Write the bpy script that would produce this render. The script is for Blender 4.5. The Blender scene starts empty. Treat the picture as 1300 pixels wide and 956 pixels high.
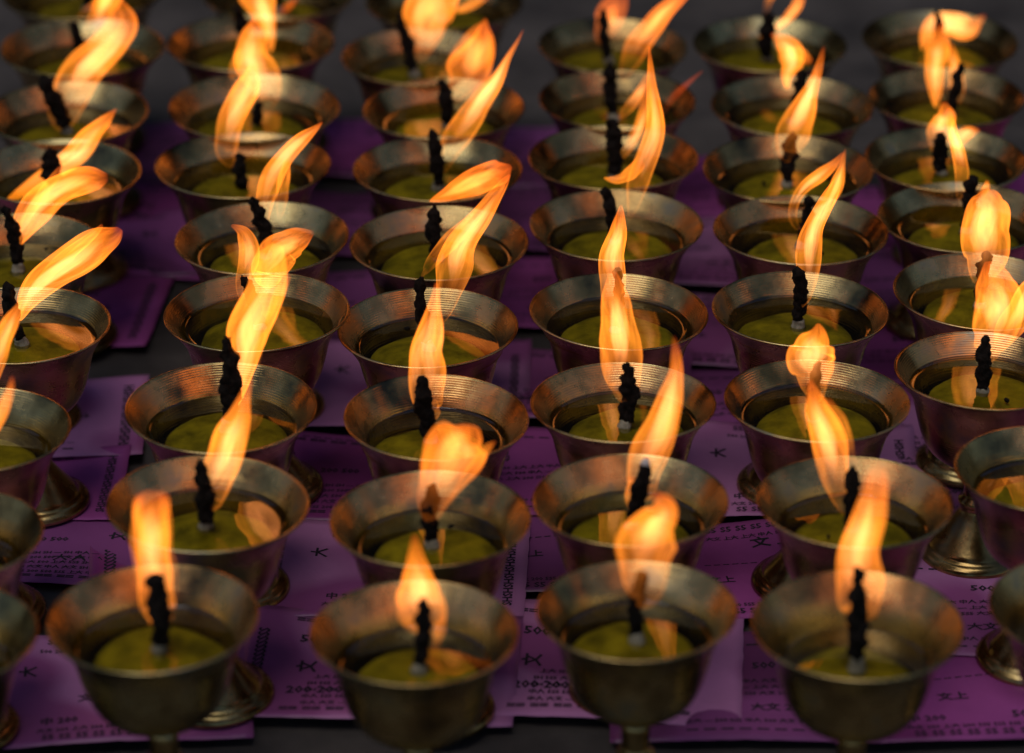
import bpy, bmesh, math, random
from mathutils import Vector, Matrix, noise

sc = bpy.context.scene
COL = sc.collection
PI = math.pi

# ------------------------------------------------------------------ camera numbers
F = 4200.0                       # focal length in photo pixels (1300 wide)
PITCH = math.radians(26.4)
R = 0.040                        # rim radius of a lamp
H = 0.0894                      # height of a lamp
ZC = F * R / 116.0
CAM = Vector((0, -ZC * math.cos(PITCH), H + ZC * math.sin(PITCH)))
FWD = Vector((0, math.cos(PITCH), -math.sin(PITCH)))
UPV = Vector((0, math.sin(PITCH), math.cos(PITCH)))
RGT = Vector((1, 0, 0))

def ray(x, y):
    return FWD + RGT * ((x - 650) / F) - UPV * ((y - 433) / F)
def on_z(x, y, z):               # point of a horizontal plane seen at a pixel
    d = ray(x, y); return CAM + d * ((z - CAM.z) / d.z)
def on_y(x, y, Y):               # point of a vertical plane seen at a pixel
    d = ray(x, y); return CAM + d * ((Y - CAM.y) / d.y)

# ------------------------------------------------------------------ helpers
def link(o, parent=None):
    COL.objects.link(o)
    if parent is not None: o.parent = parent
    return o
def mesh_obj(name, verts, faces, mat, parent=None, smooth=True):
    me = bpy.data.meshes.new(name)
    me.from_pydata([tuple(v) for v in verts], [], faces)
    me.materials.append(mat)
    if smooth: me.polygons.foreach_set('use_smooth', [True] * len(me.polygons))
    me.update()
    return link(bpy.data.objects.new(name, me), parent)
def lathe(prof, n=96, wob=0.0, seed=0):
    """prof: list of (r, z); open at r=0 ends handled by tiny radius"""
    vs, fs = [], []
    for (r, z) in prof:
        for k in range(n):
            a = 2 * PI * k / n
            w = 1 + wob * (math.sin(2 * a + seed) + .5 * math.sin(3 * a + seed * 2.1)) * min(1, r / R)
            vs.append((r * w * math.cos(a), r * w * math.sin(a), z))
    for j in range(len(prof) - 1):
        for k in range(n):
            a, b = j * n + k, j * n + (k + 1) % n
            fs.append((a, b, b + n, a + n))
    return vs, fs
def interp(tab, d):
    if d <= tab[0][1]: return tab[0][0]
    for (r0, d0), (r1, d1) in zip(tab, tab[1:]):
        if d <= d1: return r0 + (r1 - r0) * (d - d0) / (d1 - d0)
    return tab[-1][0]

# ------------------------------------------------------------------ materials
def new_mat(name):
    m = bpy.data.materials.new(name); m.use_nodes = True
    nt = m.node_tree; nt.nodes.clear()
    return m, nt
def nd(nt, t, **kw):
    n = nt.nodes.new(t)
    for k, v in kw.items():
        if k in n.inputs.keys(): n.inputs[k].default_value = v
        else: setattr(n, k, v)
    return n
def mathn(nt, op, a=None, b=None, clamp=False):
    n = nt.nodes.new('ShaderNodeMath'); n.operation = op; n.use_clamp = clamp
    for i, v in enumerate((a, b)):
        if v is None: continue
        if isinstance(v, (int, float)): n.inputs[i].default_value = v
        else: nt.links.new(v, n.inputs[i])
    return n.outputs[0]
def ramp(nt, fac, stops):
    n = nt.nodes.new('ShaderNodeValToRGB'); e = n.color_ramp.elements
    while len(e) < len(stops): e.new(0.5)
    for el, (p, c) in zip(e, stops):
        el.position = p; el.color = (c[0], c[1], c[2], 1)
    nt.links.new(fac, n.inputs[0]); return n.outputs[0]
def jitter_coord(nt):
    tc = nd(nt, 'ShaderNodeTexCoord'); oi = nd(nt, 'ShaderNodeObjectInfo')
    mv = nt.nodes.new('ShaderNodeVectorMath'); mv.operation = 'ADD'
    sv = nt.nodes.new('ShaderNodeVectorMath'); sv.operation = 'SCALE'
    cb = nt.nodes.new('ShaderNodeCombineXYZ')
    for i in range(3): nt.links.new(oi.outputs['Random'], cb.inputs[i])
    nt.links.new(cb.outputs[0], sv.inputs[0]); sv.inputs['Scale'].default_value = 7.0
    nt.links.new(tc.outputs['Object'], mv.inputs[0]); nt.links.new(sv.outputs[0], mv.inputs[1])
    return tc.outputs['Object'], mv.outputs[0], oi.outputs['Random']

def brass(name, rings=True, dark=1.0):
    m, nt = new_mat(name); L = nt.links.new
    obj, jit, rnd = jitter_coord(nt)
    n1 = nd(nt, 'ShaderNodeTexNoise', Scale=38.0, Detail=6.0, Roughness=0.6); L(jit, n1.inputs['Vector'])
    n2 = nd(nt, 'ShaderNodeTexNoise', Scale=160.0, Detail=4.0, Roughness=0.65); L(jit, n2.inputs['Vector'])
    n3 = nd(nt, 'ShaderNodeTexNoise', Scale=14.0, Detail=3.0); L(jit, n3.inputs['Vector'])
    d = dark
    base = ramp(nt, n1.outputs[0], [(.30, (.11*d, .085*d, .055*d)), (.44, (.38*d, .27*d, .12*d)), (.58, (.60*d, .46*d, .22*d)), (.72, (.30*d, .33*d, .28*d))])
    tint = ramp(nt, n3.outputs[0], [(.35, (1.0, .82, .58)), (.65, (.86, .95, .90))])
    mx = nt.nodes.new('ShaderNodeMixRGB'); mx.blend_type = 'MULTIPLY'; mx.inputs[0].default_value = .8
    L(base, mx.inputs[1]); L(tint, mx.inputs[2])
    # dull specks
    sp = ramp(nt, n2.outputs[0], [(.66, (1, 1, 1)), (.74, (.35, .25, .2))])
    m2 = nt.nodes.new('ShaderNodeMixRGB'); m2.blend_type = 'MULTIPLY'; m2.inputs[0].default_value = .6
    L(mx.outputs[0], m2.inputs[1]); L(sp, m2.inputs[2])
    b = nd(nt, 'ShaderNodeBsdfPrincipled', Metallic=1.0)
    L(m2.outputs[0], b.inputs['Base Color'])
    rr = nt.nodes.new('ShaderNodeMapRange'); rr.inputs['From Min'].default_value = .3; rr.inputs['From Max'].default_value = .7
    rr.inputs['To Min'].default_value = .14; rr.inputs['To Max'].default_value = .36
    L(n1.outputs[0], rr.inputs['Value']); L(rr.outputs[0], b.inputs['Roughness'])
    b.inputs['Anisotropic'].default_value = .45
    tg = nd(nt, 'ShaderNodeTangent', direction_type='RADIAL', axis='Z'); L(tg.outputs[0], b.inputs['Tangent'])
    # lathe lines: fine rings turned into the metal
    sx = nt.nodes.new('ShaderNodeSeparateXYZ'); L(obj, sx.inputs[0])
    rad = mathn(nt, 'SQRT', mathn(nt, 'ADD', mathn(nt, 'MULTIPLY', sx.outputs[0], sx.outputs[0]), mathn(nt, 'MULTIPLY', sx.outputs[1], sx.outputs[1])))
    arc = mathn(nt, 'SUBTRACT', rad, mathn(nt, 'MULTIPLY', sx.outputs[2], -.8))
    cmb = nt.nodes.new('ShaderNodeCombineXYZ'); L(arc, cmb.inputs[0]); L(rnd, cmb.inputs[1])
    rn = nd(nt, 'ShaderNodeTexNoise', Scale=900.0, Detail=2.0); L(cmb.outputs[0], rn.inputs['Vector'])
    wv = mathn(nt, 'SINE', mathn(nt, 'MULTIPLY', arc, 2 * PI / .0013))
    hgt = mathn(nt, 'ADD', mathn(nt, 'MULTIPLY', rn.outputs[0], .8), mathn(nt, 'MULTIPLY', wv, .3))
    bp = nd(nt, 'ShaderNodeBump', Strength=.42 if rings else .12, Distance=.0002); L(hgt, bp.inputs['Height'])
    bp2 = nd(nt, 'ShaderNodeBump', Strength=.30, Distance=.0012); L(n1.outputs[0], bp2.inputs['Height']); L(bp.outputs[0], bp2.inputs['Normal'])
    L(bp2.outputs[0], b.inputs['Normal'])
    o = nd(nt, 'ShaderNodeOutputMaterial'); L(b.outputs[0], o.inputs[0])
    return m

def oil_mat():
    m, nt = new_mat('lamp_oil'); L = nt.links.new
    obj, jit, rnd = jitter_coord(nt)
    fr = nd(nt, 'ShaderNodeFresnel', IOR=1.72)
    tr = nd(nt, 'ShaderNodeBsdfTransparent', Color=(.84, .76, .36, 1))
    gl = nd(nt, 'ShaderNodeBsdfGlossy', Roughness=.035, Color=(1, 1, 1, 1))
    n = nd(nt, 'ShaderNodeTexNoise', Scale=60.0, Detail=1.0); L(jit, n.inputs['Vector'])
    bp = nd(nt, 'ShaderNodeBump', Strength=.10, Distance=.001); L(n.outputs[0], bp.inputs['Height'])
    L(bp.outputs[0], gl.inputs['Normal'])
    mx = nt.nodes.new('ShaderNodeMixShader'); L(fr.outputs[0], mx.inputs[0]); L(tr.outputs[0], mx.inputs[1]); L(gl.outputs[0], mx.inputs[2])
    o = nd(nt, 'ShaderNodeOutputMaterial'); L(mx.outputs[0], o.inputs[0])
    return m
def simple(name, c1, c2, scale, rough=.6, bump=0.0, dist=.0005, **kw):
    m, nt = new_mat(name); L = nt.links.new
    obj, jit, rnd = jitter_coord(nt)
    n = nd(nt, 'ShaderNodeTexNoise', Scale=scale, Detail=6.0, Roughness=.65); L(jit, n.inputs['Vector'])
    c = ramp(nt, n.outputs[0], [(.35, c1), (.68, c2)])
    b = nd(nt, 'ShaderNodeBsdfPrincipled', Roughness=rough)
    L(c, b.inputs['Base Color'])
    for k, v in kw.items(): b.inputs[k.replace('_', ' ')].default_value = v
    if bump:
        bp = nd(nt, 'ShaderNodeBump', Strength=bump, Distance=dist); L(n.outputs[0], bp.inputs['Height']); L(bp.outputs[0], b.inputs['Normal'])
    o = nd(nt, 'ShaderNodeOutputMaterial'); L(b.outputs[0], o.inputs[0])
    return m
FLAME_GAIN = 1.0
def flame_mat():
    m, nt = new_mat('flame_gas'); L = nt.links.new
    at = nd(nt, 'ShaderNodeAttribute', attribute_name='soot')
    fl = nd(nt, 'ShaderNodeAttribute', attribute_name='flow')
    sp = nt.nodes.new('ShaderNodeSeparateColor'); L(at.outputs['Color'], sp.inputs[0])
    lw = nd(nt, 'ShaderNodeLayerWeight', Blend=.5)
    fac = lw.outputs['Facing']; cosv = mathn(nt, 'SUBTRACT', 1.0, fac); skin = at.outputs['Alpha']
    # a thin glowing sheet: longer path through it towards its limb, then it thins out
    limb = mathn(nt, 'MULTIPLY', mathn(nt, 'POWER', fac, 1.8), 1.12)
    body = mathn(nt, 'MULTIPLY', sp.outputs[1], .46)
    thin = nt.nodes.new('ShaderNodeMapRange'); thin.interpolation_type = 'SMOOTHERSTEP'
    thin.inputs['From Min'].default_value = .0; thin.inputs['From Max'].default_value = .72
    L(cosv, thin.inputs['Value'])
    s_out = mathn(nt, 'MULTIPLY', mathn(nt, 'ADD', limb, body), thin.outputs[0])
    s_in = mathn(nt, 'MULTIPLY', mathn(nt, 'POWER', cosv, 2.0), .42)
    mxs = nt.nodes.new('ShaderNodeMix'); mxs.data_type = 'FLOAT'
    L(skin, mxs.inputs[0]); L(s_in, mxs.inputs[2]); L(s_out, mxs.inputs[3])
    s = mathn(nt, 'MULTIPLY', mxs.outputs[0], sp.outputs[0])
    n = nd(nt, 'ShaderNodeTexNoise', Scale=1.7, Detail=3.0, Roughness=.55); L(fl.outputs['Vector'], n.inputs['Vector'])
    st = nt.nodes.new('ShaderNodeMapRange'); st.inputs['From Min'].default_value = .33; st.inputs['From Max'].default_value = .68
    st.inputs['To Min'].default_value = .45; st.inputs['To Max'].default_value = 1.65
    L(n.outputs[0], st.inputs['Value'])
    s = mathn(nt, 'MULTIPLY', s, st.outputs[0])
    s = mathn(nt, 'MULTIPLY', s, 1.2 * FLAME_GAIN)
    c_out = ramp(nt, sp.outputs[2], [(0, (1.0, .25, .020)), (.5, (1.0, .20, .015)), (1.0, (.9, .09, .012))])
    c_in = ramp(nt, sp.outputs[2], [(0, (1.0, .345, .11)), (.5, (1.0, .28, .05)), (1.0, (.95, .14, .02))])
    mc = nt.nodes.new('ShaderNodeMixRGB'); L(skin, mc.inputs[0]); L(c_in, mc.inputs[1]); L(c_out, mc.inputs[2])
    em = nd(nt, 'ShaderNodeEmission'); L(mc.outputs[0], em.inputs[0]); L(s, em.inputs[1])
    tr = nd(nt, 'ShaderNodeBsdfTransparent')
    ad = nt.nodes.new('ShaderNodeAddShader'); L(em.outputs[0], ad.inputs[0]); L(tr.outputs[0], ad.inputs[1])
    o = nd(nt, 'ShaderNodeOutputMaterial'); L(ad.outputs[0], o.inputs[0])
    return m

M_BOWL = brass('tarnished_brass_bowl')
M_FOOT = brass('dull_brass_foot', rings=False, dark=.82)
M_OIL = oil_mat()
M_BUT = simple('soft_butter', (.15, .14, .010), (.56, .50, .05), 75, .5, .4)
M_COT = simple('cotton_wick', (.20, .17, .10), (.38, .34, .24), 500, .85, .6)
M_CHAR = simple('charred_wick', (.004, .0035, .003), (.020, .014, .010), 700, .95, 1.0, .0008, Specular_IOR_Level=.12)
M_ASH = simple('pale_ash', (.45, .38, .33), (.8, .72, .66), 600, .9)
M_FLAME = flame_mat()
M_INK = simple('black_ink', (.012, .008, .016), (.03, .02, .035), 300, .7)
M_FLOOR = None
def paper_mat(name, c, d):
    m, nt = new_mat(name); L = nt.links.new
    obj, jit, rnd = jitter_coord(nt)
    n = nd(nt, 'ShaderNodeTexNoise', Scale=22.0, Detail=5.0, Roughness=.6); L(jit, n.inputs['Vector'])
    n2 = nd(nt, 'ShaderNodeTexNoise', Scale=9.0, Detail=2.0); L(jit, n2.inputs['Vector'])
    col = ramp(nt, n.outputs[0], [(.32, c), (.7, tuple(min(1, x * 1.25) for x in c))])
    # oil soaked patches are darker and glossier
    wet = ramp(nt, n2.outputs[0], [(.50, (0, 0, 0)), (.56, (1, 1, 1))])
    mx = nt.nodes.new('ShaderNodeMixRGB'); L(wet, mx.inputs[0]); L(col, mx.inputs[1]); mx.inputs[2].default_value = (*d, 1)
    b = nd(nt, 'ShaderNodeBsdfPrincipled', Roughness=.6); L(mx.outputs[0], b.inputs['Base Color'])
    vo = nd(nt, 'ShaderNodeTexNoise', Scale=45.0, Detail=3.0, Distortion=1.2); L(jit, vo.inputs['Vector'])
    bp = nd(nt, 'ShaderNodeBump', Strength=.5, Distance=.0012); L(vo.outputs[0], bp.inputs['Height']); L(bp.outputs[0], b.inputs['Normal'])
    rg = mathn(nt, 'SUBTRACT', .7, mathn(nt, 'MULTIPLY', wet, .35)); L(rg, b.inputs['Roughness'])
    o = nd(nt, 'ShaderNodeOutputMaterial'); L(b.outputs[0], o.inputs[0])
    return m
M_PAPER = [paper_mat('lilac_paper', (.54, .20, .42), (.40, .10, .30)),
           paper_mat('magenta_paper', (.38, .065, .28), (.28, .045, .20)),
           paper_mat('plum_paper', (.27, .06, .22), (.19, .045, .15))]
M_BACKDROP = simple('dark_backdrop', (.010, .009, .008), (.02, .018, .016), 6, .9, .3, .002)  # near black, so the added backdrop mirrors as darkness in the oil
M_FLOOR = simple('dark_slab', (.030, .024, .022), (.088, .072, .064), 16, .75, .4, .002)

# ------------------------------------------------------------------ setting
def make_ground():
    n = 40; S = 14.0
    vs = [(-S + 2 * S * i / n, -S + 2 * S * j / n, 0) for j in range(n + 1) for i in range(n + 1)]
    fs = [(j * (n + 1) + i, j * (n + 1) + i + 1, (j + 1) * (n + 1) + i + 1, (j + 1) * (n + 1) + i) for j in range(n) for i in range(n)]
    g = mesh_obj('ground', vs, fs, M_FLOOR); g['kind'] = 'structure'
make_ground()
def make_backdrop():  # added out of frame to keep the bright sky out of the oil reflections
    bm = bmesh.new(); bmesh.ops.create_cube(bm, size=1)
    for v in bm.verts: v.co = Vector((v.co.x * 9, v.co.y * .25 + 1.55, (v.co.z + .5) * 1.7 - .01))
    bmesh.ops.bevel(bm, geom=bm.edges[:], offset=.01, segments=2, affect='EDGES')
    me = bpy.data.meshes.new('backdrop'); bm.to_mesh(me); bm.free(); me.materials.append(M_BACKDROP)
    o = link(bpy.data.objects.new('backdrop', me)); o['label'] = 'low dark wall beyond the lamps, added out of view so the oil mirrors darkness'; o['category'] = 'backdrop'
make_backdrop()

# ------------------------------------------------------------------ lamp meshes
INNER = [(.972, .0), (.945, .035), (.88, .12), (.81, .22), (.76, .33), (.715, .5), (.66, .7), (.54, .9), (.33, 1.0), (.001, 1.03)]
OUTER = [(.001, 1.2), (.17, 1.2), (.22, 1.15), (.40, 1.06), (.57, .93), (.665, .76), (.725, .56), (.775, .36), (.83, .24), (.90, .13), (.965, .045)]
def smooth_tab(t, k=4):
    out = []
    for i in range(len(t) - 1):
        p0 = t[max(i - 1, 0)]; p1 = t[i]; p2 = t[i + 1]; p3 = t[min(i + 2, len(t) - 1)]
        for j in range(k):
            s = j / k
            f = lambda a, b, c, d: .5 * (2 * b + (c - a) * s + (2 * a - 5 * b + 4 * c - d) * s * s + (3 * b - a - 3 * c + d) * s ** 3)
            out.append((max(.001, f(p0[0], p1[0], p2[0], p3[0])), f(p0[1], p1[1], p2[1], p3[1])))
    out.append(t[-1]); return out
IN_S = smooth_tab(INNER)
lip = [(.988 + .015 * math.cos(a), .008 - .014 * math.sin(a) * 1.0) for a in [math.radians(q) for q in (-70, -35, 0, 35, 70, 105, 140, 165)]]
bowl_prof = [(r * R, H - d * R) for r, d in smooth_tab(OUTER)] + [(r * R, H - d * R) for r, d in lip] + [(r * R, H - d * R) for r, d in IN_S]
FOOT = [(.10, 1.19), (.155, 1.21), (.145, 1.30), (.14, 1.46), (.15, 1.52), (.195, 1.545), (.20, 1.585), (.185, 1.61), (.165, 1.63), (.185, 1.68), (.235, 1.76),
        (.31, 1.86), (.40, 1.97), (.47, 2.05), (.50, 2.085), (.505, 2.10), (.55, 2.12), (.605, 2.15), (.625, 2.18), (.63, 2.215), (.615, 2.232), (.001, 2.232)]
foot_prof = [(r * R, H - d * R) for r, d in FOOT]
def shared_mesh(name, prof, mat, wob=0, seed=0):
    vs, fs = lathe(prof, 96, wob, seed)
    me = bpy.data.meshes.new(name); me.from_pydata(vs, [], fs); me.materials.append(mat)
    me.polygons.foreach_set('use_smooth', [True] * len(me.polygons)); me.update()
    bm = bmesh.new(); bm.from_mesh(me); bmesh.ops.recalc_face_normals(bm, faces=bm.faces); bm.to_mesh(me); bm.free()
    return me
BOWLS = [shared_mesh('bowl', bowl_prof, M_BOWL, .011, s) for s in (0.3, 2.1, 4.4, 5.6)]
FEET = shared_mesh('foot', foot_prof, M_FOOT)

def catmull(pts, n):
    """resample list of tuples with centripetal-ish catmull rom"""
    m = len(pts); out = []
    for i in range(n + 1):
        u = i / n * (m - 1); k = min(int(u), m - 2); s = u - k
        p0 = pts[max(k - 1, 0)]; p1 = pts[k]; p2 = pts[k + 1]; p3 = pts[min(k + 2, m - 1)]
        out.append(tuple(.5 * (2 * b + (c - a) * s + (2 * a - 5 * b + 4 * c - d) * s * s + (3 * b - a - 3 * c + d) * s ** 3) for a, b, c, d in zip(p0, p1, p2, p3)))
    return out

def tube(path, nr, vs, fs, depth=.6, flute=None, closed=True):
    """path: list of (Vector centre, radius) in a plane facing the camera (x,z); elliptical section"""
    base = len(vs); n = len(path)
    for i, (c, r) in enumerate(path):
        a = path[max(i - 1, 0)][0]; b = path[min(i + 1, n - 1)][0]
        t = (b - a)
        if t.length < 1e-9: t = Vector((0, 0, 1))
        t.normalize()
        yy = Vector((0, 1, 0)); side = t.cross(yy)
        if side.length < 1e-6: side = Vector((1, 0, 0))
        side.normalize(); dep = side.cross(t).normalized()
        for k in range(nr):
            th = 2 * PI * k / nr
            f = flute(i / (n - 1), th) if flute else 1.0
            vs.append(c + side * (r * math.cos(th) * f) + dep * (r * depth * math.sin(th) * f))
    for i in range(n - 1):
        for k in range(nr):
            p = base + i * nr + k; q = base + i * nr + (k + 1) % nr
            fs.append((p, q, q + nr, p + nr))
    if closed:
        for end, i in ((0, 0), (1, n - 1)):
            vs.append(path[i][0].copy()); c = len(vs) - 1
            for k in range(nr):
                p = base + i * nr + k; q = base + i * nr + (k + 1) % nr
                fs.append((c, q, p) if end == 0 else (c, p, q))

def make_flame(parent, origin, Y, tongues, seed, yoff=.004):
    rnd = random.Random(seed); vs, fs, heat, flow = [], [], [], []
    for ti, tg in enumerate(tongues):
        pts, opt = tg
        pix = catmull(pts, 44)
        # widths may not go negative
        dep0 = (on_y(pix[0][0], pix[0][1], Y) - CAM).dot(FWD) / F
        ph = rnd.uniform(0, 6.3); amp = opt.get('wob', .10); lean = opt.get('lean', rnd.uniform(-.25, .25)); yo = opt.get('yo', yoff)
        L = 0
        path = []; prev = None
        for i, (x, y, w) in enumerate(pix):
            t = i / 44
            P = on_y(x, y, Y)
            if prev is not None: L += (P - prev).length
            prev = P.copy()
            yy = yo * min(1, t / .14) ** 2 + lean * L * .5 + .0022 * math.sin(ph + t * 5) * t
            # keep the same sight line while the tongue wanders in depth
            P = on_y(x, y, Y + yy)
            nz = noise.noise(Vector((t * 4.5, seed * 3.3, ti * 2.2))) * .16 * min(1, t * 3)
            path.append((P - origin + Vector((noise.noise(Vector((t * 5, seed, ti + 40.0))) * w * dep0 * .16, 0, 0)), max(w * .95, .4) * (1 + nz) * dep0))
        # round the ends so the sheet closes
        for i in range(5):
            k = math.sqrt(1 - (1 - (i + .3) / 5) ** 2)
            path[i] = (path[i][0], path[i][1] * k); 
            if not opt.get('sharp', True): path[44 - i] = (path[44 - i][0], path[44 - i][1] * k)
        p1, p2, p3 = rnd.uniform(0, 6.3), rnd.uniform(0, 6.3), rnd.uniform(0, 6.3)
        def fl(t, th, p1=p1, p2=p2, amp=amp): return 1 + amp * math.sin(3 * th + p1 + t * 4.5) * .8 + amp * .5 * math.sin(5 * th + p2 - t * 6)
        fl0 = lambda t, th, fl=fl: 1 + (fl(t, th) - 1) * (abs(math.sin(th)) ** .7)
        g = opt.get('g', 1.0); hue0 = opt.get('hue', 0.0); fade = min(.97, opt.get('fade', .45) + .35); bo = opt.get('body', 1.0)
        def prof(t):
            rise = .34 + .66 * min(1, max(0, t / .30)) ** 1.2 if opt.get('dimroot', True) else 1
            tip = 1 - fade * max(0, (t - .62) / .38) ** 1.6
            body = (.03 + .97 * min(1, max(0, (t - .16) / .42)) ** 1.4) if opt.get('dimroot', True) else 1
            hue = hue0 + (.95 - hue0) * max(0, (t - .62) / .38) ** 1.5 * min(1, fade * 1.3)
            return g * rise * tip, body * bo, hue
        start = len(vs)
        tube(path, 28, vs, fs, .55, fl0)
        for i in range(45):
            heat += [prof(i / 44)] * 28
            tw = p3 + (i / 44) * 1.6
            flow += [(1.25 * math.cos(2 * PI * k / 28 + tw) + seed * 3.1, 1.25 * math.sin(2 * PI * k / 28 + tw) + ti * 5.3, i / 44 * 1.25) for k in range(28)]
        heat += [prof(0), prof(1)]; flow += [(0, 0, 0)] * 2
        # inner fold of the sheet: gives the bright streaks
        if max(w for _, _, w in pts) > 6 and opt.get('fold', True):
            for q in range(3 if max(w for _, _, w in pts) > 16 else 2):
                off = rnd.uniform(-.42, .42) + (-.2, .3, 0)[q]; sc_ = rnd.uniform(.34, .6); a0 = int(rnd.uniform(9, 16) if opt.get('dimroot', True) else rnd.uniform(2, 6)); a1 = int(rnd.uniform(34, 41))
                sub = []
                for i in range(a0, a1 + 1):
                    s = (i - a0) / (a1 - a0)
                    c, r = path[i]
                    a = path[max(i - 1, 0)][0]; b = path[min(i + 1, 44)][0]; t = (b - a).normalized(); sd = t.cross(Vector((0, 1, 0))).normalized()
                    o = off * (.55 + .45 * math.sin(s * 3.5 + p3 + q))
                    sub.append((c + sd * (r * o * .8), max(2e-4, r * sc_ * math.sin(PI * min(1, s * .98 + .01)) ** .6)))
                tube(sub, 18, vs, fs, .5)
                n = len(sub)
                for i in range(n):
                    s = i / (n - 1); gg, bb, hh = prof((a0 + i) / 44)
                    heat += [(gg * .75 * math.sin(PI * s) ** 1.5, bb, hh, 0)] * 18
                    flow += [(.7 * math.cos(2 * PI * k / 18) + seed, .7 * math.sin(2 * PI * k / 18) + q * 7, s * 1.6) for k in range(18)]
                heat += [(0, 0, 0, 0), (0, 0, 0, 0)]; flow += [(0, 0, 0)] * 2
    o = mesh_obj('flame', vs, fs, M_FLAME, parent)
    ca = o.data.attributes.new('soot', 'FLOAT_COLOR', 'POINT')
    assert len(heat) == len(vs), (len(heat), len(vs))
    ca.data.foreach_set('color', [c for h in heat for c in (h[0], h[1], h[2], 1.0 if len(h) == 3 else h[3])])
    fa = o.data.attributes.new('flow', 'FLOAT_VECTOR', 'POINT'); assert len(flow) == len(vs)
    fa.data.foreach_set('vector', [c for f_ in flow for c in f_])
    return o

def lumpy_tube(name, parent, path, mat, nr, amp, seed, freq=900, flare=False):
    vs, fs = [], []
    tube(path, nr, vs, fs, .95)
    out = []
    me_c = [p[0] for p in path]
    for i, v in enumerate(vs):
        ring = min(i // nr, len(path) - 1)
        c = me_c[ring]; d = v - c
        if d.length > 1e-6:
            s = Vector((seed * 1.7, seed * .9, seed * 2.3))
            k = noise.noise(v * freq + s) * .7 + noise.noise(v * freq * .42 + s) * .9
            v = v + d.normalized() * (k * amp)
        out.append(v)
    return mesh_obj(name, out, fs, mat, parent)

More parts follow.
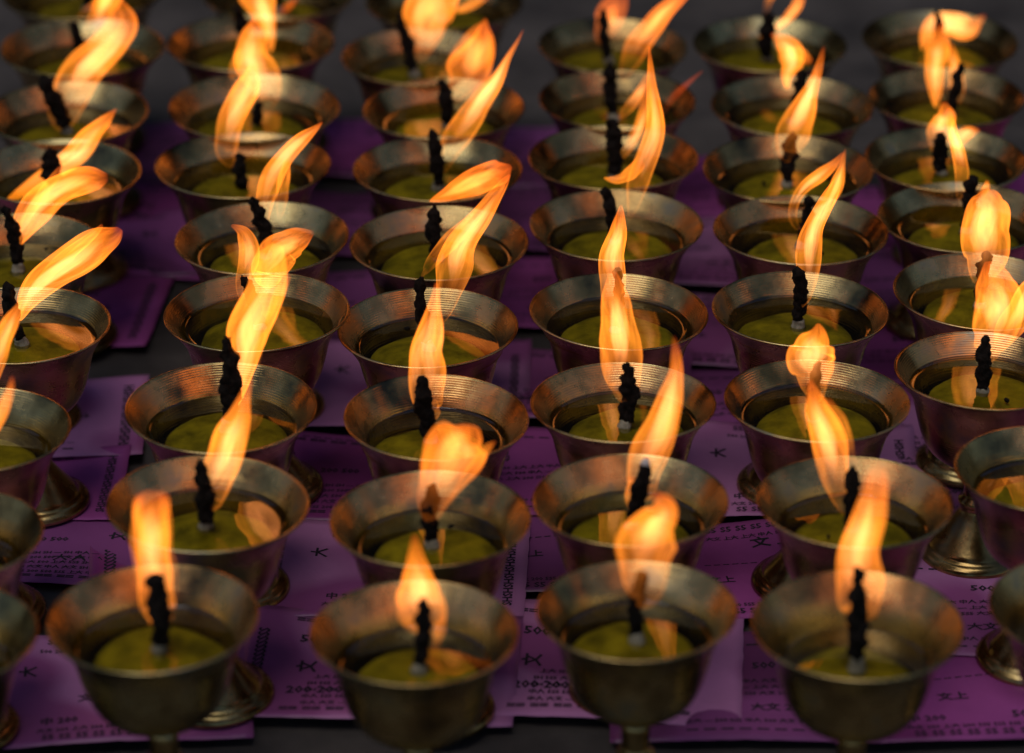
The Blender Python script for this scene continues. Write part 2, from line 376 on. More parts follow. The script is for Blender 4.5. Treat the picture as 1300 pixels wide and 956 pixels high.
def make_lamp(name, cx, cy, rx, oil, top, tongues, label, seed, wr=1.0, char=.80, yoff=.004):
    rnd = random.Random(seed * 7 + 3)
    P = on_z(cx, cy, H + .005)
    dep = (P - CAM).dot(FWD)
    k = rx * dep / F / R
    k = 1 + (k - 1) * .9
    root = bpy.data.objects.new('butter_lamp', None); root.empty_display_size = .02
    root.location = (P.x, P.y, .005); link(root)
    root['label'] = label; root['category'] = 'butter lamp'; root['group'] = 'lit brass butter lamps standing in rows'
    org = Vector((P.x, P.y, .005))
    rot = rnd.uniform(0, 6.28)
    b = bpy.data.objects.new('bowl', BOWLS[seed % 4]); link(b, root); b.scale = (k, k, 1); b.rotation_euler = (rnd.uniform(-.018, .018), rnd.uniform(-.018, .018), rot)
    f = bpy.data.objects.new('foot', FEET); link(f, root); f.scale = (k, k, 1); f.rotation_euler = (0, 0, rot)
    # oil: a flat pool that climbs the wall in a tiny meniscus
    rr = interp(INNER, oil) * R * k; zo = H - oil * R
    prof = [(.0002, zo)] + [(rr * q, zo) for q in (.2, .5, .8, .93)] + [(rr * .975, zo + .00015), (rr * 1.004, zo + .0007)]
    vs, fs = lathe(prof, 64); fs = [tuple(reversed(f_)) for f_ in fs]; ol = mesh_obj('oil', vs, fs, M_OIL, root); assert ol.data.polygons[300].normal.z > 0
    # butter mound under the oil
    rb = rr * rnd.uniform(.86, 1.0); hb = zo - rnd.uniform(.0006, .0014); ex, ey = rnd.uniform(-.002, .002), rnd.uniform(-.002, .002)
    vs, fs = [], []
    nr = 48
    prf = [(.0002, 0), (.15, -.0002), (.35, -.0008), (.6, -.0016), (.8, -.0030), (.93, -.0050), (1.0, -.0075)]
    for r, dz in prf:
        for q in range(nr):
            a = 2 * PI * q / nr
            w = min(rb * r * (1 + .06 * math.sin(2 * a + rot) + .03 * math.sin(5 * a)), (interp(INNER, (H - hb - dz) / R) * R * k - .0022) * (.2 + .8 * r))
            vs.append((ex + w * math.cos(a), ey + w * math.sin(a), hb + dz + .0004 * noise.noise(Vector((w * math.cos(a) * 150, w * math.sin(a) * 150, seed)))))
    for j in range(len(prf) - 1):
        for q in range(nr):
            a_, b_ = j * nr + q, j * nr + (q + 1) % nr
            fs.append((a_, b_, b_ + nr, a_ + nr))
    mesh_obj('butter', vs, fs, M_BUT, root)
    # crumbs of burnt wick floating in the oil
    for q in range(rnd.choice((0, 0, 1, 2))):
        a = rnd.uniform(0, 6.28); d_ = rr * rnd.uniform(.3, .85); c = Vector((d_ * math.cos(a), d_ * math.sin(a), zo)); e = Vector((rnd.uniform(-1, 1), rnd.uniform(-1, 1), .1)).normalized() * rnd.uniform(.0007, .0018)
        lumpy_tube('wick_crumb', root, [(c + e * t, .0009 * math.sqrt(max(.1, 1 - t * t))) for t in (-1, -.6, -.2, .2, .6, 1)], M_CHAR, 10, .0005, seed + q)
    # wick
    T = on_y(top[0], top[1], P.y) - org
    B = Vector((0, 0, zo - .004 ))
    bend = rnd.uniform(-.12, .12)
    N = 26
    def wp(t):
        c = B.lerp(T, t); c.x += bend * (T.z - B.z) * math.sin(PI * t) * .5; c.y += .0015 * math.sin(t * 4 + rot)
        return c
    c0 = 1 - char
    base = [(wp(c0 * 1.04 * i / 10), R * (.10 - .04 * (i / 10)) * (1 - .0 * i)) for i in range(11)]
    w = lumpy_tube('wick', root, base, M_COT, 20, .0005, seed)
    wrad = .0024 * wr
    tip = []
    for i in range(N + 1):
        t = c0 + (1 - c0) * i / N; s = i / N
        r = wrad * (.86 + .35 * math.sin(s * 2.6 + .3) ** 2 - .15 * s)
        if s > .88: r *= math.sqrt(max(.05, 1 - ((s - .88) / .12) ** 2))
        tip.append((wp(t), r))
    ch = lumpy_tube('charred_tip', w, tip, M_CHAR, 26, .0018 * wr, seed + 50, 520)
    if name == 'B3':
        e = wp(1.0)
        lumpy_tube('ash_tip', w, [(e + Vector((0, 0, q * .0021)), .0019 * math.sqrt(max(.1, 1 - q * q))) for q in (-1, -.7, -.3, .1, .5, .8, 1)], M_ASH, 14, .0007, 3)
    make_flame(root, org, P.y, tongues, seed, yoff)
    return root

# ------------------------------------------------------------------ what the photograph shows, lamp by lamp
ZO = {'Z1': (0, 0), 'Z2': (425, 0), 'Z3': (850, 0), 'Z4': (0, 290), 'Z5': (425, 290), 'Z6': (850, 290), 'L1': (0, 560), 'L2': (425, 560), 'L3': (850, 560)}
S = 2.889
def T(reg, *pts, **opt):
    ox, oy = ZO[reg]
    return ([(ox + x / S, oy + y / S, w / S) for x, y, w in pts], opt)
def W(reg, x, y):
    ox, oy = ZO[reg]; return (ox + x / S, oy + y / S)
def generic(cx, cy, seed, h=95):
    r = random.Random(seed); s = r.uniform(.1, .5)
    return [([(cx, cy + 5, 8), (cx, cy - 15, 20), (cx + s * 25, cy - .45 * h, 22), (cx + s * 60, cy - .8 * h, 14), (cx + s * 90, cy - 1.2 * h, 3)], {})]
LAMPS = []
def lamp(name, cx, cy, rx, oil, top, tongues, label, **kw):
    LAMPS.append((name, cx, cy, rx, oil, top, tongues, label, kw))

# nearest row
lamp('A0', -86, 806, 132, .4, (-80, 750), generic(-86, 770, 1, 60), 'brass butter lamp cut by the left edge, in the nearest row')
lamp('A1', 199, 785, 136, .33, W('L1', 562, 492),
     [T('L1', (577, 665, 40), (577, 610, 74), (572, 520, 72), (563, 420, 66), (558, 320, 70), (553, 240, 74), (552, 190, 62), sharp=False, fade=.55, lean=0),
      T('L1', (525, 640, 12), (515, 500, 20), (505, 380, 24), (505, 270, 22), (515, 200, 10), g=.5, fold=False),
      T('L1', (630, 640, 12), (632, 500, 20), (612, 380, 22), (605, 270, 22), (600, 200, 10), g=.5, fold=False)],
     'brass lamp in the nearest row, its broad flame straight and flat topped', wr=1.35)
lamp('A2', 529, 804, 132, .38, W('L2', 322, 578),
     [T('L2', (330, 705, 35), (320, 665, 84), (315, 610, 96), (310, 560, 84), (303, 500, 58), (298, 430, 34), (293, 345, 8), lean=0),
      T('L2', (370, 790, 5), (372, 740, 14), (385, 700, 20), (395, 640, 16), g=.35, fold=False)],
     'brass lamp in the nearest row under a short teardrop flame', wr=1.1)
lamp('A3', 810, 776, 127, .33, W('L2', 1128, 478),
     [T('L2', (1130, 612, 35), (1135, 540, 74), (1138, 450, 100), (1140, 370, 116), (1170, 310, 86), (1200, 270, 55), (1203, 230, 42), (1175, 195, 12), lean=0, fade=.35),
      T('L2', (1075, 400, 20), (1090, 340, 42), (1140, 310, 40), (1160, 260, 22), g=.4, fold=False)],
     'brass lamp in the nearest row, its wide flame curling back at the top', wr=1.1)
lamp('A4', 1090, 791, 134, .48, W('L3', 690, 468),
     [T('L3', (692, 680, 35), (693, 620, 76), (694, 530, 88), (696, 450, 86), (712, 350, 76), (736, 260, 62), (755, 180, 46), (765, 90, 36), sharp=False, fade=.7, lean=0)],
     'brass lamp in the nearest row, flame as a tall flat sheet around a dark wick', wr=1.25)
lamp('A5', 1388, 768, 131, .42, (1395, 710), generic(1390, 730, 2, 60), 'brass butter lamp cut by the right edge, in the nearest row')
# second row
lamp('B0', -70, 680, 120, .38, (-85, 600), [T('Z4', (-230, 1010, 20), (-170, 930, 40), (-100, 830, 40), (-40, 740, 35), (5, 670, 26), (35, 600, 14), (45, 545, 4))],
     'brass lamp cut by the left edge, in the second row from the front')
lamp('B1', 258, 640, 130, .27, W('L1', 730, 58),
     [T('L1', (760, 258, 20), (775, 220, 42), (790, 165, 58), (805, 110, 68), (828, 50, 72), (850, -30, 64), (878, -100, 44), (900, -170, 22), (922, -240, 5), lean=.1)],
     'brass lamp, second row, nearly black wick stub left of a slanting flame', wr=1.2, char=.80)
lamp('B2', 549, 657, 126, .33, W('L2', 365, 150),
     [T('Z5', (352, 1085, 24), (358, 1010, 62), (382, 940, 86), (415, 870, 104), (440, 805, 118), (468, 765, 108), (478, 738, 66), (482, 718, 26), sharp=False, g=.78, hue=.35, lean=0, fade=.15),
      T('Z5', (325, 1060, 6), (330, 980, 16), (340, 900, 22), (352, 820, 24), (375, 750, 16), g=.45, fold=False),
      T('Z5', (420, 1020, 5), (470, 930, 14), (520, 860, 20), (560, 805, 16), (590, 782, 4), g=.6, fold=False)],
     'greenish brass lamp, second row, under a broad forked orange flame', wr=1.2, char=.80)
lamp('B3', 801, 634, 123, .33, W('L2', 1140, 78),
     [T('Z5', (1118, 1000, 30), (1125, 960, 54), (1132, 900, 66), (1150, 840, 72), (1175, 770, 74), (1208, 690, 64), (1235, 610, 48), (1252, 530, 28), (1250, 460, 18), (1243, 395, 5), lean=0, fade=.8),
      T('L2', (1095, 262, 8), (1080, 225, 16), (1085, 180, 18), (1090, 130, 10), g=.5, fold=False)],
     'brass lamp, second row, pale ember on its wick inside a tall narrow tapering flame', wr=1.1)
lamp('B4', 1085, 637, 123, .33, W('L3', 672, 85),
     [T('Z6', (645, 1055, 8), (625, 990, 30), (606, 920, 50), (598, 850, 62), (585, 780, 68), (562, 710, 62), (542, 650, 42), (525, 600, 22), (515, 555, 6), lean=0),
      T('Z6', (685, 860, 8), (662, 830, 20), (635, 760, 34), (605, 690, 34), (575, 630, 18), g=.5, fold=False)],
     'brass lamp, second row, flame leaning left away from its dark wick', wr=1.1)
lamp('B5', 1330, 597, 117, .30, (1345, 530), generic(1335, 550, 3, 80), 'brass lamp cut by the right edge, second row, with coppery rim')
# third row
lamp('C0', -30, 543, 114, .33, (-40, 480), [T('Z4', (-90, 690, 14), (-60, 600, 36), (-25, 500, 42), (5, 420, 40), (35, 350, 34), (65, 300, 20), (90, 250, 5), lean=0)],
     'brass lamp cut by the left edge, third row, blue sky glint in its oil')
lamp('C1', 284, 514, 122, .28, W('Z4', 828, 402),
     [T('Z4', (872, 650, 6), (880, 590, 30), (888, 520, 46), (892, 450, 66), (910, 390, 84), (938, 320, 82), (968, 240, 74), (985, 170, 74), (1000, 110, 60), (1020, 60, 24), lean=0, fade=.2, dimroot=False),
      T('Z4', (940, 520, 5), (955, 440, 14), (985, 350, 18), (1020, 250, 22), (1050, 170, 20), g=.6, fold=False)],
     'brass lamp, third row, with a thick black wick and very tall flame', wr=1.4)
lamp('C2', 549, 529, 118, .30, W('Z5', 322, 533),
     [T('Z5', (345, 715, 24), (340, 660, 52), (337, 590, 70), (338, 520, 76), (340, 450, 70), (348, 390, 54), (360, 320, 36), (368, 260, 20), (374, 200, 6), lean=0)],
     'brass lamp, third row, upright almond flame wrapped around a black wick', wr=1.2)
lamp('C3', 792, 512, 116, .26, W('Z5', 1072, 488),
     [T('Z5', (1062, 640, 32), (1058, 570, 66), (1055, 500, 78), (1048, 430, 80), (1038, 350, 70), (1030, 280, 58), (1024, 220, 44), (1020, 160, 14), lean=0)],
     'brass lamp, third row, small orange square reflections floating in its oil', wr=1.2, char=.82)
lamp('C4', 1035, 508, 116, .22, W('Z6', 550, 487),
     [T('Z6', (540, 640, 22), (532, 580, 52), (525, 520, 80), (520, 465, 96), (532, 425, 72), (542, 385, 38), (545, 350, 8), lean=0, fade=.3)],
     'brass lamp, third row, its blunt arrowhead flame standing over dark oil', wr=1.0)
lamp('C5', 1250, 471, 113, .22, W('Z6', 1165, 400),
     [T('Z6', (1160, 495, 25), (1168, 440, 56), (1190, 380, 88), (1205, 310, 102), (1205, 240, 96), (1188, 180, 62), (1180, 120, 24), body=1.2, lean=0),
      T('Z6', (1180, 470, 10), (1225, 400, 44), (1280, 320, 60), (1325, 240, 56), (1350, 170, 40), (1370, 100, 12), g=.8, body=1.3)],
     'brass lamp near the right edge, third row, with the widest spreading flame', wr=1.1)
# fourth row
lamp('D0', 30, 412, 110, .22, W('Z4', 22, 198),
     [T('Z4', (75, 338, 8), (92, 280, 34), (130, 218, 58), (200, 162, 64), (280, 112, 72), (350, 62, 68), (405, 30, 46), (440, 5, 16), lean=0, fade=.5, dimroot=False),
      T('Z4', (80, 320, 6), (120, 240, 16), (190, 150, 24), (270, 80, 24), (350, 15, 14), (375, -15, 4), g=.6, fold=False)],
     'brass lamp at the left edge, fourth row, flame blown nearly flat to the right', wr=1.1)
lamp('D1', 331, 395, 117, .20, W('Z4', 888, 172),
     [T('Z4', (890, 275, 8), (885, 215, 22), (905, 145, 38), (915, 75, 42), (893, 15, 26), (850, -12, 6), g=.6, lean=0, fade=.4),
      T('Z4', (962, 215, 40), (985, 145, 72), (1018, 90, 76), (1066, 55, 60), (1112, 32, 38), (1150, 15, 8), hue=.3, g=.7, lean=0, fade=.6, dimroot=False)],
     'brass lamp, fourth row, bright flame mirrored in the right of its oil', wr=.9)
lamp('D2', 547, 415, 116, .26, W('Z5', 320, 182),
     [T('Z2', (385, 1195, 12), (402, 1130, 36), (420, 1060, 54), (435, 985, 66), (452, 930, 60), (485, 865, 48), (535, 795, 40), (580, 730, 32), (618, 675, 20), (642, 640, 5), lean=0),
      T('Z2', (318, 1015, 6), (350, 970, 22), (395, 915, 34), (450, 860, 34), (510, 800, 24), g=.5, fold=False)],
     'brass lamp, fourth row, ridged inside, with a slanting two-stage flame', wr=1.05)
lamp('D3', 781, 395, 113, .22, W('Z5', 1038, 150),
     [T('Z5', (1025, 330, 20), (1020, 260, 44), (1016, 180, 54), (1020, 100, 52), (1032, 30, 40), (1045, -30, 22), (1050, -85, 5), lean=0)],
     'brass lamp, fourth row, finely ringed inside, behind a smooth pillar of flame', wr=.8)
lamp('D4', 1014, 393, 113, .22, W('Z6', 466, 132),
     [T('Z6', (472, 296, 14), (495, 250, 28), (508, 190, 36), (510, 120, 50), (514, 50, 50), (532, -10, 42), (562, -75, 34), (594, -130, 28), (620, -180, 16), (636, -225, 4), lean=0)],
     'brass lamp, fourth row, green butter, long flame rising up to the right', wr=1.1)
lamp('D5', 1245, 367, 110, .20, W('Z6', 1165, 90),
     [T('Z6', (1150, 215, 24), (1154, 160, 60), (1158, 90, 90), (1162, 10, 96), (1164, -70, 88), (1168, -115, 52), (1170, -140, 26), sharp=False, body=1.3, lean=0, fade=.5)],
     'brass lamp near the right edge, fourth row, with a fat rounded flame', wr=1.1)
# fifth row
lamp('E0', 20, 315, 110, .28, W('Z1', 15, 752),
     [T('Z1', (65, 912, 8), (80, 850, 42), (115, 785, 62), (175, 725, 66), (245, 682, 64), (310, 660, 60), (360, 655, 44), (395, 650, 16), lean=0, hue=.2, fade=.6, dimroot=False),
      T('Z1', (60, 880, 5), (100, 800, 14), (160, 700, 20), (230, 620, 18), g=.6, fold=False)],
     'brass lamp at the left edge, fifth row, wide flame swept over its rim', wr=1.1)
lamp('E1', 337, 301, 111, .25, W('Z1', 925, 722),
     [T('Z1', (955, 868, 5), (965, 805, 22), (975, 730, 38), (1000, 645, 42), (1048, 572, 38), (1110, 510, 28), (1158, 470, 12), (1182, 448, 3), lean=0),
      T('Z1', (1025, 805, 8), (1032, 740, 22), (1040, 675, 24), (1048, 615, 18), (1060, 575, 8), g=.7, fold=False)],
     'brass lamp, fifth row, slim flame hooking right like a claw', wr=1.2)
lamp('E2', 559, 307, 113, .22, W('Z2', 365, 752),
     [T('Z2', (348, 738, 6), (400, 720, 24), (455, 695, 44), (515, 665, 56), (575, 640, 56), (615, 625, 44), (645, 610, 12), hue=.55, g=.85, lean=0, fade=.4, dimroot=False)],
     'brass lamp, fifth row, tall brown wick with a flag-like flame', wr=1.3)
lamp('E3', 782, 284, 109, .25, W('Z2', 990, 682),
     [T('Z2', (1080, 808, 6), (1095, 740, 28), (1112, 670, 44), (1138, 600, 44), (1160, 530, 42), (1175, 460, 38), (1172, 380, 30), (1162, 300, 18), (1156, 220, 8), (1154, 170, 3), lean=0),
      T('Z2', (988, 652, 6), (1035, 660, 16), (1085, 635, 26), (1125, 590, 22), g=.7, fold=False, dimroot=False)],
     'brass lamp, fifth row, small black wick left of a hooked flame', wr=1.0)
lamp('E4', 1015, 292, 110, .22, W('Z3', 510, 716),
     [T('Z3', (470, 842, 10), (452, 795, 16), (462, 735, 18), (500, 682, 24), (555, 642, 28), (605, 600, 18), (638, 560, 4), g=.9, lean=0),
      T('Z3', (480, 842, 12), (535, 795, 18), (585, 735, 26), (618, 665, 24), (635, 600, 10), (645, 545, 3), g=.8, lean=0, fade=.7)],
     'brass lamp, fifth row, flame forming a loop around its wick', wr=1.0)
lamp('E5', 1228, 274, 108, .22, W('Z3', 1108, 642),
     [T('Z3', (1062, 732, 10), (1072, 660, 26), (1066, 590, 28), (1048, 520, 22), (1032, 455, 16), (1022, 400, 8), g=1.2, lean=0),
      T('Z3', (1128, 732, 12), (1158, 695, 16), (1165, 662, 6), g=.7, fold=False)],
     'brass lamp near the right edge, fifth row, thin bright flame bent left', wr=1.2)
# sixth row
lamp('F0', 70, 218, 107, .28, W('Z1', 178, 545),
     [T('Z1', (30, 730, 10), (110, 685, 28), (200, 625, 40), (265, 575, 44), (320, 510, 44), (370, 460, 30), (402, 425, 14), (426, 400, 3), lean=0, dimroot=False)],
     'brass lamp near the left edge, sixth row, crooked lumpy wick and diagonal flame', wr=1.5)
lamp('F1', 308, 210, 111, .25, W('Z1', 878, 560),
     [T('Z1', (848, 612, 18), (832, 555, 42), (834, 495, 46), (850, 430, 54), (880, 370, 56), (910, 310, 46), (925, 260, 24), (932, 215, 6), lean=0)],
     'brass lamp, sixth row, flame curving like a horn from the left', wr=1.2)
lamp('F2', 555, 215, 109, .25, W('Z2', 352, 472),
     [T('Z2', (400, 636, 8), (415, 580, 26), (440, 515, 52), (488, 445, 54), (538, 372, 40), (588, 300, 28), (630, 220, 14), (668, 155, 6), (692, 108, 2), lean=0, fade=.6)],
     'brass lamp, sixth row, straight dark wick and long flame pointing right', wr=1.1)
lamp('F3', 780, 200, 107, .25, W('Z2', 1018, 440),
     [T('Z2', (1012, 608, 4), (1065, 560, 14), (1108, 485, 22), (1138, 395, 20), (1150, 310, 8), g=.7, lean=0),
      T('Z2', (1040, 435, 8), (1085, 388, 22), (1125, 325, 16), (1150, 265, 5), g=.7, lean=0),
      T('Z2', (1190, 440, 6), (1230, 372, 12), (1290, 310, 10), (1350, 260, 4), g=.22, hue=1, fold=False)],
     'brass lamp, sixth row, thin split flame right of a square black wick', wr=1.4)
lamp('F4', 1000, 212, 107, .22, W('Z3', 455, 490),
     [T('Z3', (432, 595, 18), (435, 550, 48), (448, 500, 64), (470, 445, 62), (498, 380, 44), (525, 315, 27), (550, 240, 14), (566, 170, 4), lean=0, fade=.8)],
     'brass lamp, sixth row, torch-like flame with a reddish tip', wr=1.3)
lamp('F5', 1198, 201, 103, .20, W('Z3', 992, 482),
     [T('Z3', (972, 562, 10), (980, 515, 38), (1000, 462, 52), (1012, 420, 36), (1008, 375, 8), lean=0),
      T('Z3', (1050, 545, 10), (1075, 500, 30), (1105, 482, 22), (1138, 478, 4), g=.7, lean=0, dimroot=False)],
     'brass lamp near the right edge, sixth row, short tent-shaped flame', wr=1.2)
# seventh row
lamp('G0', 85, 142, 105, .28, W('Z1', 152, 272),
     [T('Z1', (212, 476, 18), (225, 435, 54), (245, 375, 68), (268, 310, 78), (310, 255, 78), (365, 200, 68), (420, 140, 62), (448, 90, 60), (440, 40, 44), (415, -10, 14), lean=0, fade=.5)],
     'brass lamp near the left edge, seventh row, with a broad ribbon-like flame', wr=1.4)
lamp('G1', 320, 134, 110, .25, W('Z1', 948, 372),
     [T('Z1', (968, 408, 14), (985, 355, 42), (968, 292, 66), (928, 232, 76), (925, 170, 60), (945, 110, 45), (962, 55, 22), lean=0),
      T('Z1', (848, 292, 8), (865, 240, 22), (890, 180, 20), g=.6, fold=False)],
     'brass lamp, seventh row, flame bulging over the lamp behind', wr=1.0)
lamp('G2', 567, 137, 102, .25, W('Z2', 392, 290),
     [T('Z2', (432, 375, 14), (460, 322, 50), (492, 250, 86), (530, 180, 66), (545, 120, 32), (552, 70, 6), hue=.4, lean=0, fade=.3),
      T('Z2', (385, 280, 6), (430, 220, 18), (490, 140, 20), (540, 85, 8), g=.6, fold=False)],
     'brass lamp, seventh row, with a wide leaf-shaped orange flame', wr=1.2)
lamp('G3', 781, 126, 100, .25, W('Z2', 1012, 228),
     [T('Z2', (1058, 298, 8), (1080, 235, 34), (1110, 170, 50), (1158, 102, 42), (1215, 35, 34), (1275, -15, 22), (1335, -50, 6), hue=.4, lean=0)],
     'brass lamp, seventh row, flame streaming up and right past its wick', wr=1.2)
lamp('G4', 1005, 133, 102, .22, W('Z3', 488, 258),
     [T('Z3', (432, 325, 8), (430, 275, 22), (450, 225, 46), (440, 180, 48), (405, 145, 24), (375, 125, 6), lean=0, dimroot=False),
      T('Z3', (430, 180, 10), (480, 200, 28), (515, 230, 10), g=.7, hue=.3, fold=False, dimroot=False)],
     'brass lamp, seventh row, with a small curled comma-shaped flame', wr=1.4)
lamp('G5', 1206, 123, 99, .22, W('Z3', 1070, 235),
     [T('Z3', (976, 395, 6), (976, 335, 26), (970, 265, 38), (980, 200, 44), (992, 140, 40), (1000, 90, 12), lean=0, g=.9, dimroot=False),
      T('Z3', (1052, 386, 8), (1056, 335, 30), (1050, 265, 28), (1040, 205, 20), (1030, 160, 6), lean=0, g=.8)],
     'brass lamp near the right edge, seventh row, twin tongues of flame', wr=1.1)
# eighth row
lamp('H0', 103, 60, 106, .28, W('Z1', 262, 76),
     [T('Z1', (310, 162, 8), (332, 110, 24), (368, 50, 36), (400, -10, 50), (425, -70, 46), (440, -130, 14), lean=0, hue=.2),
      T('Z1', (285, 60, 5), (330, 35, 16), (375, 5, 20), (410, -30, 8), g=.7, hue=.4, fold=False)],
     'brass lamp near the left edge, eighth row, its flame cut by the top', wr=1.3)
lamp('H1', 318, 55, 107, .25, W('Z1', 865, 28),
     [T('Z1', (992, 190, 8), (992, 125, 18), (975, 65, 36), (955, 10, 62), (935, -50, 68), (925, -110, 24), lean=0, dimroot=False),
      T('Z1', (1012, 65, 5), (1048, 32, 14), (1090, -5, 6), g=.45, hue=.9, fold=False)],
     'brass lamp, eighth row, flame cut by the top with a red side wisp', wr=1.3)
lamp('H2', 528, 71, 98, .25, W('Z2', 236, 52),
     [T('Z2', (312, 228, 8), (322, 170, 44), (335, 100, 76), (352, 20, 100), (372, -60, 88), (400, -130, 30), lean=0, hue=.15),
      T('Z2', (445, 42, 8), (500, 18, 18), (560, -12, 8), g=.8, fold=False, dimroot=False)],
     'brass lamp, eighth row, long straight wick left of its fanned flame', wr=1.2)
lamp('H3', 775, 57, 95, .22, W('Z2', 985, 32),
     [T('Z2', (1000, 178, 8), (985, 140, 28), (1000, 80, 50), (1030, 20, 52), (1060, -35, 22), lean=0, g=.5, hue=.6)],
     'brass lamp, eighth row, with a dull smoky red flame', wr=1.0)
lamp('H4', 977, 56, 97, .22, W('Z3', 372, 38),
     [T('Z3', (330, 135, 5), (395, 100, 12), (450, 48, 20), (475, 0, 18), (482, -45, 8), lean=0, dimroot=False),
      T('Z3', (352, 62, 5), (362, 10, 12), (385, -30, 14), (420, -55, 6), g=.7, fold=False)],
     'brass lamp, eighth row, thin crescent flame beneath its wick', wr=1.5)
lamp('H5', 1190, 49, 100, .22, W('Z3', 980, 36),
     [T('Z3', (928, 182, 6), (942, 125, 24), (985, 80, 34), (1045, 90, 50), (1092, 105, 46), (1130, 80, 20), (1158, 55, 5), lean=0, fade=.8, dimroot=False)],
     'brass lamp near the right edge, eighth row, flame shaped like a mushroom cap', wr=.9)
# ninth row, cut by the top of the frame
lamp('I0', 110, -12, 104, .25, (112, -45), generic(110, -35, 5, 90), 'brass lamp at top left, farthest row, only its front rim showing')
lamp('I1', 352, -8, 97, .25, (350, -42), generic(350, -32, 6, 90), 'brass lamp at the top, farthest row, second from the left')
lamp('I2', 560, 2, 100, .25, (562, -40), generic(562, -30, 7, 90), 'brass lamp at the top, farthest row, rightmost of the three')

YOFF = dict(A1=.010, A2=.009, A4=.010, C2=.010, C3=.010, B3=.008, B4=.006, C5=.008, F4=.002, A3=0, B2=0, C4=0, D5=0, E2=0, D4=.003, D3=0)
for i, (name, cx, cy, rx, oil, top, tg, lab, kw) in enumerate(LAMPS):
    kw = dict(kw, yoff=YOFF.get(name, .004))
    make_lamp(name, cx, cy, rx, oil, top, tg, lab, i + 1, **kw)

# ------------------------------------------------------------------ printed slips of paper on the floor
PW, PH = .116, .084
def lettering(lines):
    """lines: (text, x, y, size, rot); one flat mesh of the printed characters"""
    vs, fs = [], []
    for (s, x, y, size, rot) in lines:
        cu = bpy.data.curves.new('print', 'FONT'); cu.body = s; cu.size = size; cu.resolution_u = 1
        cu.align_x = 'CENTER'; cu.align_y = 'CENTER'; cu.offset = size * .03
        ob = bpy.data.objects.new('print', cu); COL.objects.link(ob)
        bpy.context.view_layer.update()
        me = bpy.data.meshes.new_from_object(ob.evaluated_get(bpy.context.evaluated_depsgraph_get()))
        b = len(vs); c, sn = math.cos(rot), math.sin(rot)
        for v in me.vertices: vs.append((x + v.co.x * c - v.co.y * sn, y + v.co.x * sn + v.co.y * c))
        for p in me.polygons: fs.append(tuple(b + k for k in p.vertices))
        COL.objects.unlink(ob); bpy.data.objects.remove(ob); bpy.data.curves.remove(cu); bpy.data.meshes.remove(me)
    return vs, fs
Q = PI / 2
bar = lambda n: 'SS' * n
def fine(y0, y1, step, seed):
    r = random.Random(seed); out = []; y = y0
    while y < y1:
        out.append((' '.join(r.choice(['500', '200', '\u5927\u6587', '\u4e2d\u4eba', '\u4e0a\u5927', '---', 'SH', '5S5']) for _ in range(9)), 0, y, .0031, 0)); y += step
    return out
PRINTS = [
    lettering([('SHSHSHSHSHSHSHSH', -.046, 0, .0052, Q), ('SHSHSHSHSHSHSHSH', .046, 0, .0052, Q),
               ('S5 S5 S5 S5 S5 S5 S5 S5', 0, .0325, .0050, 0), ('S5 S5 S5 S5 S5 S5 S5 S5', 0, -.0325, .0050, 0),
               ('\u5927', -.030, .012, .007, Q), ('\u4e2d 200', -.018, -.022, .005, 0), ('-- -- -- -- -- --', .0, .005, .004, 0), ('\u6587\u4e0a', -.006, -.008, .0055, 0), ('500 200', .022, -.022, .006, 0), ('\u6587 \u4e0a', .020, .020, .008, 0),
               ('\u5927', .030, -.004, .0065, Q)] + fine(-.028, -.024, .006, 1) + fine(.026, .029, .006, 2)),
    lettering([('SSSSSSSSSSSSSSSS', -.045, 0, .006, Q), ('== == == == == == == ==', 0, .030, .006, 0), ('-- -- -- -- -- -- -- -- --', 0, .0335, .005, 0),
               ('== == == == == == == ==', 0, -.031, .006, 0), ('\u6587', .028, .010, .0075, Q), ('500', -.026, .017, .007, 0), ('200 200', -.022, -.018, .0065, 0),
               ('\u5927 \u4eba', .012, -.014, .006, 0), ('200 500', .000, .004, .005, 0), ('\u6587', -.026, -.002, .008, Q)] + fine(-.027, -.008, .0045, 3)),
    lettering([('SHSHSHSHSHSHSHSH', .045, 0, .006, Q), ('-- -- -- -- -- -- -- --', 0, .029, .007, 0), ('-- -- -- -- -- -- -- --', 0, -.030, .007, 0),
               ('\u4eba\u6c11', -.026, .012, .009, 0), ('500 500', .012, .014, .006, 0), ('\u6587', -.030, -.012, .0065, Q), ('\u5927\u6587 200', .010, -.016, .0055, 0), ('500', .026, .000, .005, 0)] + fine(-.006, .007, .0045, 4) + fine(-.025, -.022, .006, 5)),
]
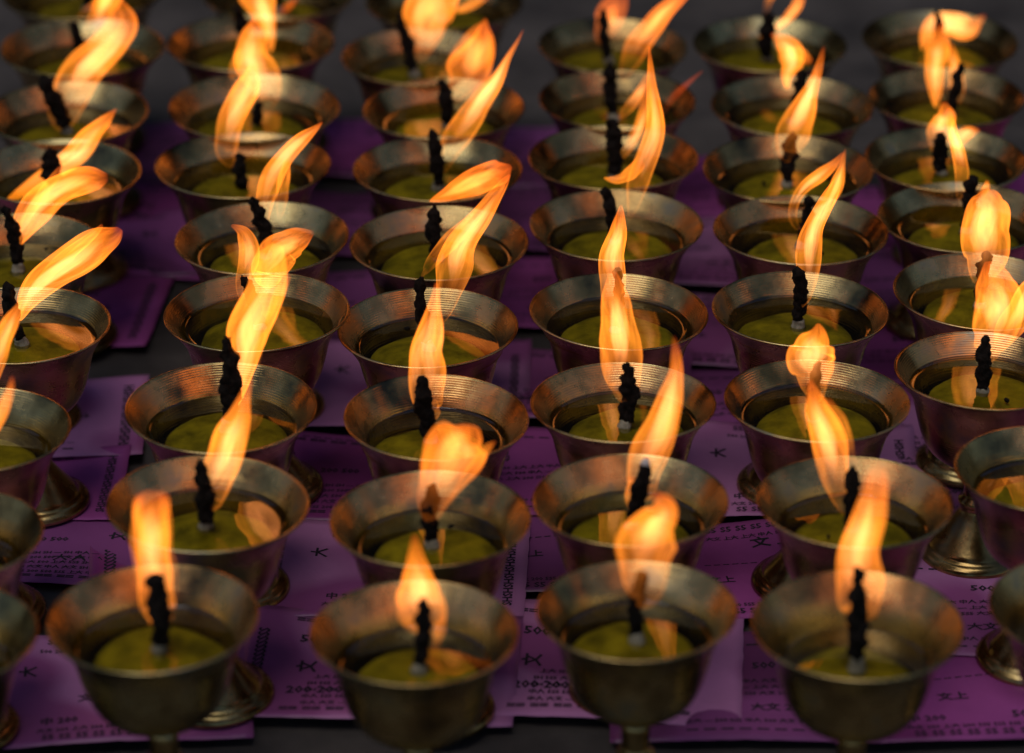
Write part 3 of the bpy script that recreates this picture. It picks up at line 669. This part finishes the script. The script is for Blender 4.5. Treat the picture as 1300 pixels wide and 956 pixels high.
def paper(px, py, rot, tint, pr, label, layer, w=1.0, h=1.0, seed=0):
    P = on_z(px, py, 0); rnd = random.Random(seed * 13 + 5)
    z0 = .0012 + layer * .0005
    a, b = rnd.uniform(-.006, .006), rnd.uniform(-.006, .006); ph = rnd.uniform(0, 6.28)
    cc = [rnd.choice((0, 0, .004, .007)) for _ in range(4)]
    def hz(x, y):
        u, v = x / (PW * w / 2), y / (PH * h / 2)
        z = .0011 * math.sin(x * 62 + ph) * math.cos(y * 48 + ph) + .0006 * abs(math.sin(x * 31 + y * 40 + ph)) + .0011
        for (sx, sy), c in zip(((1, 1), (-1, 1), (-1, -1), (1, -1)), cc):
            z += c * max(0, (u * sx + v * sy) / 2 - .45) ** 2
        return max(0, z)
    nx, ny = 26, 18; vs, fs = [], []
    for side in (0, 1):
        for j in range(ny + 1):
            for i in range(nx + 1):
                x = (-.5 + i / nx) * PW * w; y = (-.5 + j / ny) * PH * h
                if i in (0, nx): x += .0006 * noise.noise(Vector((y * 300, seed, i)))
                if j in (0, ny): y += .0006 * noise.noise(Vector((x * 300, seed, j + 9)))
                vs.append((x, y, hz(x, y) - side * .00012))
    n1 = (nx + 1) * (ny + 1)
    for j in range(ny):
        for i in range(nx):
            q = j * (nx + 1) + i
            fs.append((q, q + 1, q + nx + 2, q + nx + 1)); fs.append((n1 + q, n1 + q + nx + 1, n1 + q + nx + 2, n1 + q + 1))
    edge = [i for i in range(nx)] + [nx + j * (nx + 1) for j in range(ny)] + [n1 - 1 - i for i in range(nx)] + [(ny - j) * (nx + 1) for j in range(ny)]
    for k in range(len(edge)):
        p, q = edge[k], edge[(k + 1) % len(edge)]; fs.append((q, p, p + n1, q + n1))
    o = mesh_obj('paper_slip', vs, fs, M_PAPER[tint])
    o.location = (P.x, P.y, z0); o.rotation_euler = (0, 0, rot + rnd.uniform(-.07, .07))
    o['label'] = label; o['category'] = 'paper slip'; o['group'] = 'printed purple paper slips on the floor'
    lv, lf = PRINTS[pr]
    mesh_obj('printed_lettering', [(x * w * 1.1, y * h * 1.12, hz(x * w * 1.1, y * h * 1.12) + .00014) for x, y in lv], lf, M_INK, o, smooth=False)
    return o
ROWN = {0: 'in front of the nearest row', 1: 'behind the nearest row', 2: 'behind the second row', 3: 'behind the third row', 4: 'behind the fourth row', 5: 'behind the fifth row', 6: 'behind the sixth row', 7: 'behind the seventh row'}
GAPN = {0: 'left of the first column', 1: 'between the first and second columns', 2: 'between the second and third columns', 3: 'between the third and fourth columns', 4: 'between the fourth and fifth columns', 5: 'right of the last column'}
TINT = {0: 'pale lilac', 1: 'magenta', 2: 'plum'}
# (gap, row, px, py, rot deg, tint, print, layer, w, h)
SLIPS = [
    (0, 0, 140, 885, 2, 0, 0, 5, 1, 1), (1, 0, 480, 860, -3, 0, 1, 6, 1, 1), (2, 0, 765, 850, -6, 0, 1, 5, 1, 1.1), (3, 0, 950, 880, 4, 2, 2, 3, 1, 1), (4, 0, 1225, 880, 3, 1, 0, 4, 1.05, 1), (5, 0, 1400, 850, -4, 2, 1, 2, 1, 1),
    (0, 1, 60, 700, -3, 2, 1, 2, 1, .8), (1, 1, 500, 738, -4, 0, 0, 7, 1, 1), (2, 1, 690, 700, 2, 2, 0, 3, 1, 1), (3, 1, 930, 735, 3, 1, 0, 4, 1, 1), (4, 1, 1225, 785, -2, 0, 2, 6, 1.1, .95), (5, 1, 1420, 700, 6, 1, 2, 3, 1, 1),
    (0, 2, 20, 625, -3, 1, 2, 3, .85, .8), (1, 2, 300, 720, 8, 1, 1, 3, 1.1, 1), (2, 2, 700, 610, -3, 1, 2, 5, 1, 1), (3, 2, 1005, 610, -4, 0, 0, 6, 1, 1.05), (4, 2, 1200, 640, 3, 2, 1, 2, 1, 1), (5, 2, 1400, 560, 3, 2, 1, 2, 1, 1),
    (0, 3, 22, 545, 4, 0, 2, 6, 1.05, .95), (1, 3, 430, 615, -5, 1, 1, 3, 1, 1), (2, 3, 715, 500, -3, 0, 1, 6, 1.05, .9), (3, 3, 890, 530, 5, 2, 2, 3, 1, 1), (4, 3, 1215, 555, -6, 0, 1, 6, 1, 1.15), (5, 3, 1390, 450, 3, 1, 1, 2, 1, 1),
    (0, 4, 60, 400, -4, 1, 2, 3, 1, 1), (1, 4, 520, 500, -4, 0, 0, 6, 1, 1.1), (2, 4, 670, 380, 3, 1, 2, 3, 1, 1), (3, 4, 900, 430, -7, 0, 0, 6, 1, 1), (4, 4, 1130, 460, 2, 1, 2, 4, 1, 1.1), (5, 4, 1380, 350, 1, 2, 2, 2, 1, 1),
    (0, 5, 110, 320, 2, 2, 1, 2, 1.1, 1), (1, 5, 430, 400, 5, 2, 1, 3, 1, 1), (2, 5, 665, 285, -4, 2, 0, 3, 1, 1), (3, 5, 880, 330, -4, 0, 1, 5, 1, 1), (4, 5, 1120, 370, 4, 2, 1, 3, 1, 1), (5, 5, 1330, 260, -3, 1, 0, 2, 1, 1),
    (0, 6, 225, 300, 80, 1, 0, 1, 1, 1), (1, 6, 420, 290, -4, 2, 2, 2, 1, 1), (2, 6, 640, 205, 3, 2, 1, 1, 1, 1), (3, 6, 875, 245, 2, 1, 2, 3, 1, 1), (4, 6, 1110, 285, -5, 1, 0, 2, 1, 1),
    (0, 7, 205, 200, 10, 2, 2, 1, 1, 1), (1, 7, 430, 195, -8, 1, 0, 3, 1, 1),
]
LAB = {}
for k, (g, r, px, py, rot, tint, pr, lay, w, h) in enumerate(SLIPS):
    paper(px, py, math.radians(rot), tint, pr, f'{TINT[tint]} slip {ROWN[r]}, {GAPN[g]}', lay, w, h, k)

# ------------------------------------------------------------------ light
world = bpy.data.worlds.new('World'); sc.world = world; world.use_nodes = True
nt = world.node_tree; bg = nt.nodes['Background']
sky = nt.nodes.new('ShaderNodeTexSky'); sky.sky_type = 'NISHITA'; sky.sun_disc = False
EL, AZ = math.radians(70), math.radians(215)
sky.sun_elevation = EL; sky.sun_rotation = AZ; sky.air_density = 1.0; sky.dust_density = .6
nt.links.new(sky.outputs[0], bg.inputs[0]); bg.inputs[1].default_value = .05
sun = bpy.data.lights.new('sun', 'SUN'); sun.energy = .95; sun.angle = math.radians(40); sun.color = (1, .95, .9)
so = link(bpy.data.objects.new('sun', sun))
d = Vector((math.sin(AZ) * math.cos(EL), math.cos(AZ) * math.cos(EL), math.sin(EL)))
so.rotation_euler = d.to_track_quat('Z', 'Y').to_euler()

# ------------------------------------------------------------------ camera
cd = bpy.data.cameras.new('camera'); co = link(bpy.data.objects.new('camera', cd)); sc.camera = co
co.location = CAM
co.rotation_euler = Matrix((RGT, UPV, -FWD)).transposed().to_euler()
cd.sensor_width = 36; cd.lens = F * 36 / 1300; cd.shift_y = -45 / 1300
cd.clip_start = .05; cd.clip_end = 100
cd.dof.use_dof = True
fp = on_z(600, 440, H)
cd.dof.focus_distance = (fp - CAM).dot(FWD)
cd.dof.aperture_fstop = 6.0

sc.view_settings.view_transform = 'Standard'; sc.view_settings.look = 'None'
sc.view_settings.exposure = 0.0; sc.view_settings.gamma = 1.0
sc.cycles.transparent_max_bounces = 96
sc.cycles.max_bounces = 8; sc.cycles.caustics_reflective = False; sc.cycles.caustics_refractive = False
sc.cycles.sample_clamp_indirect = 4.0
sc.cycles.use_denoising = True
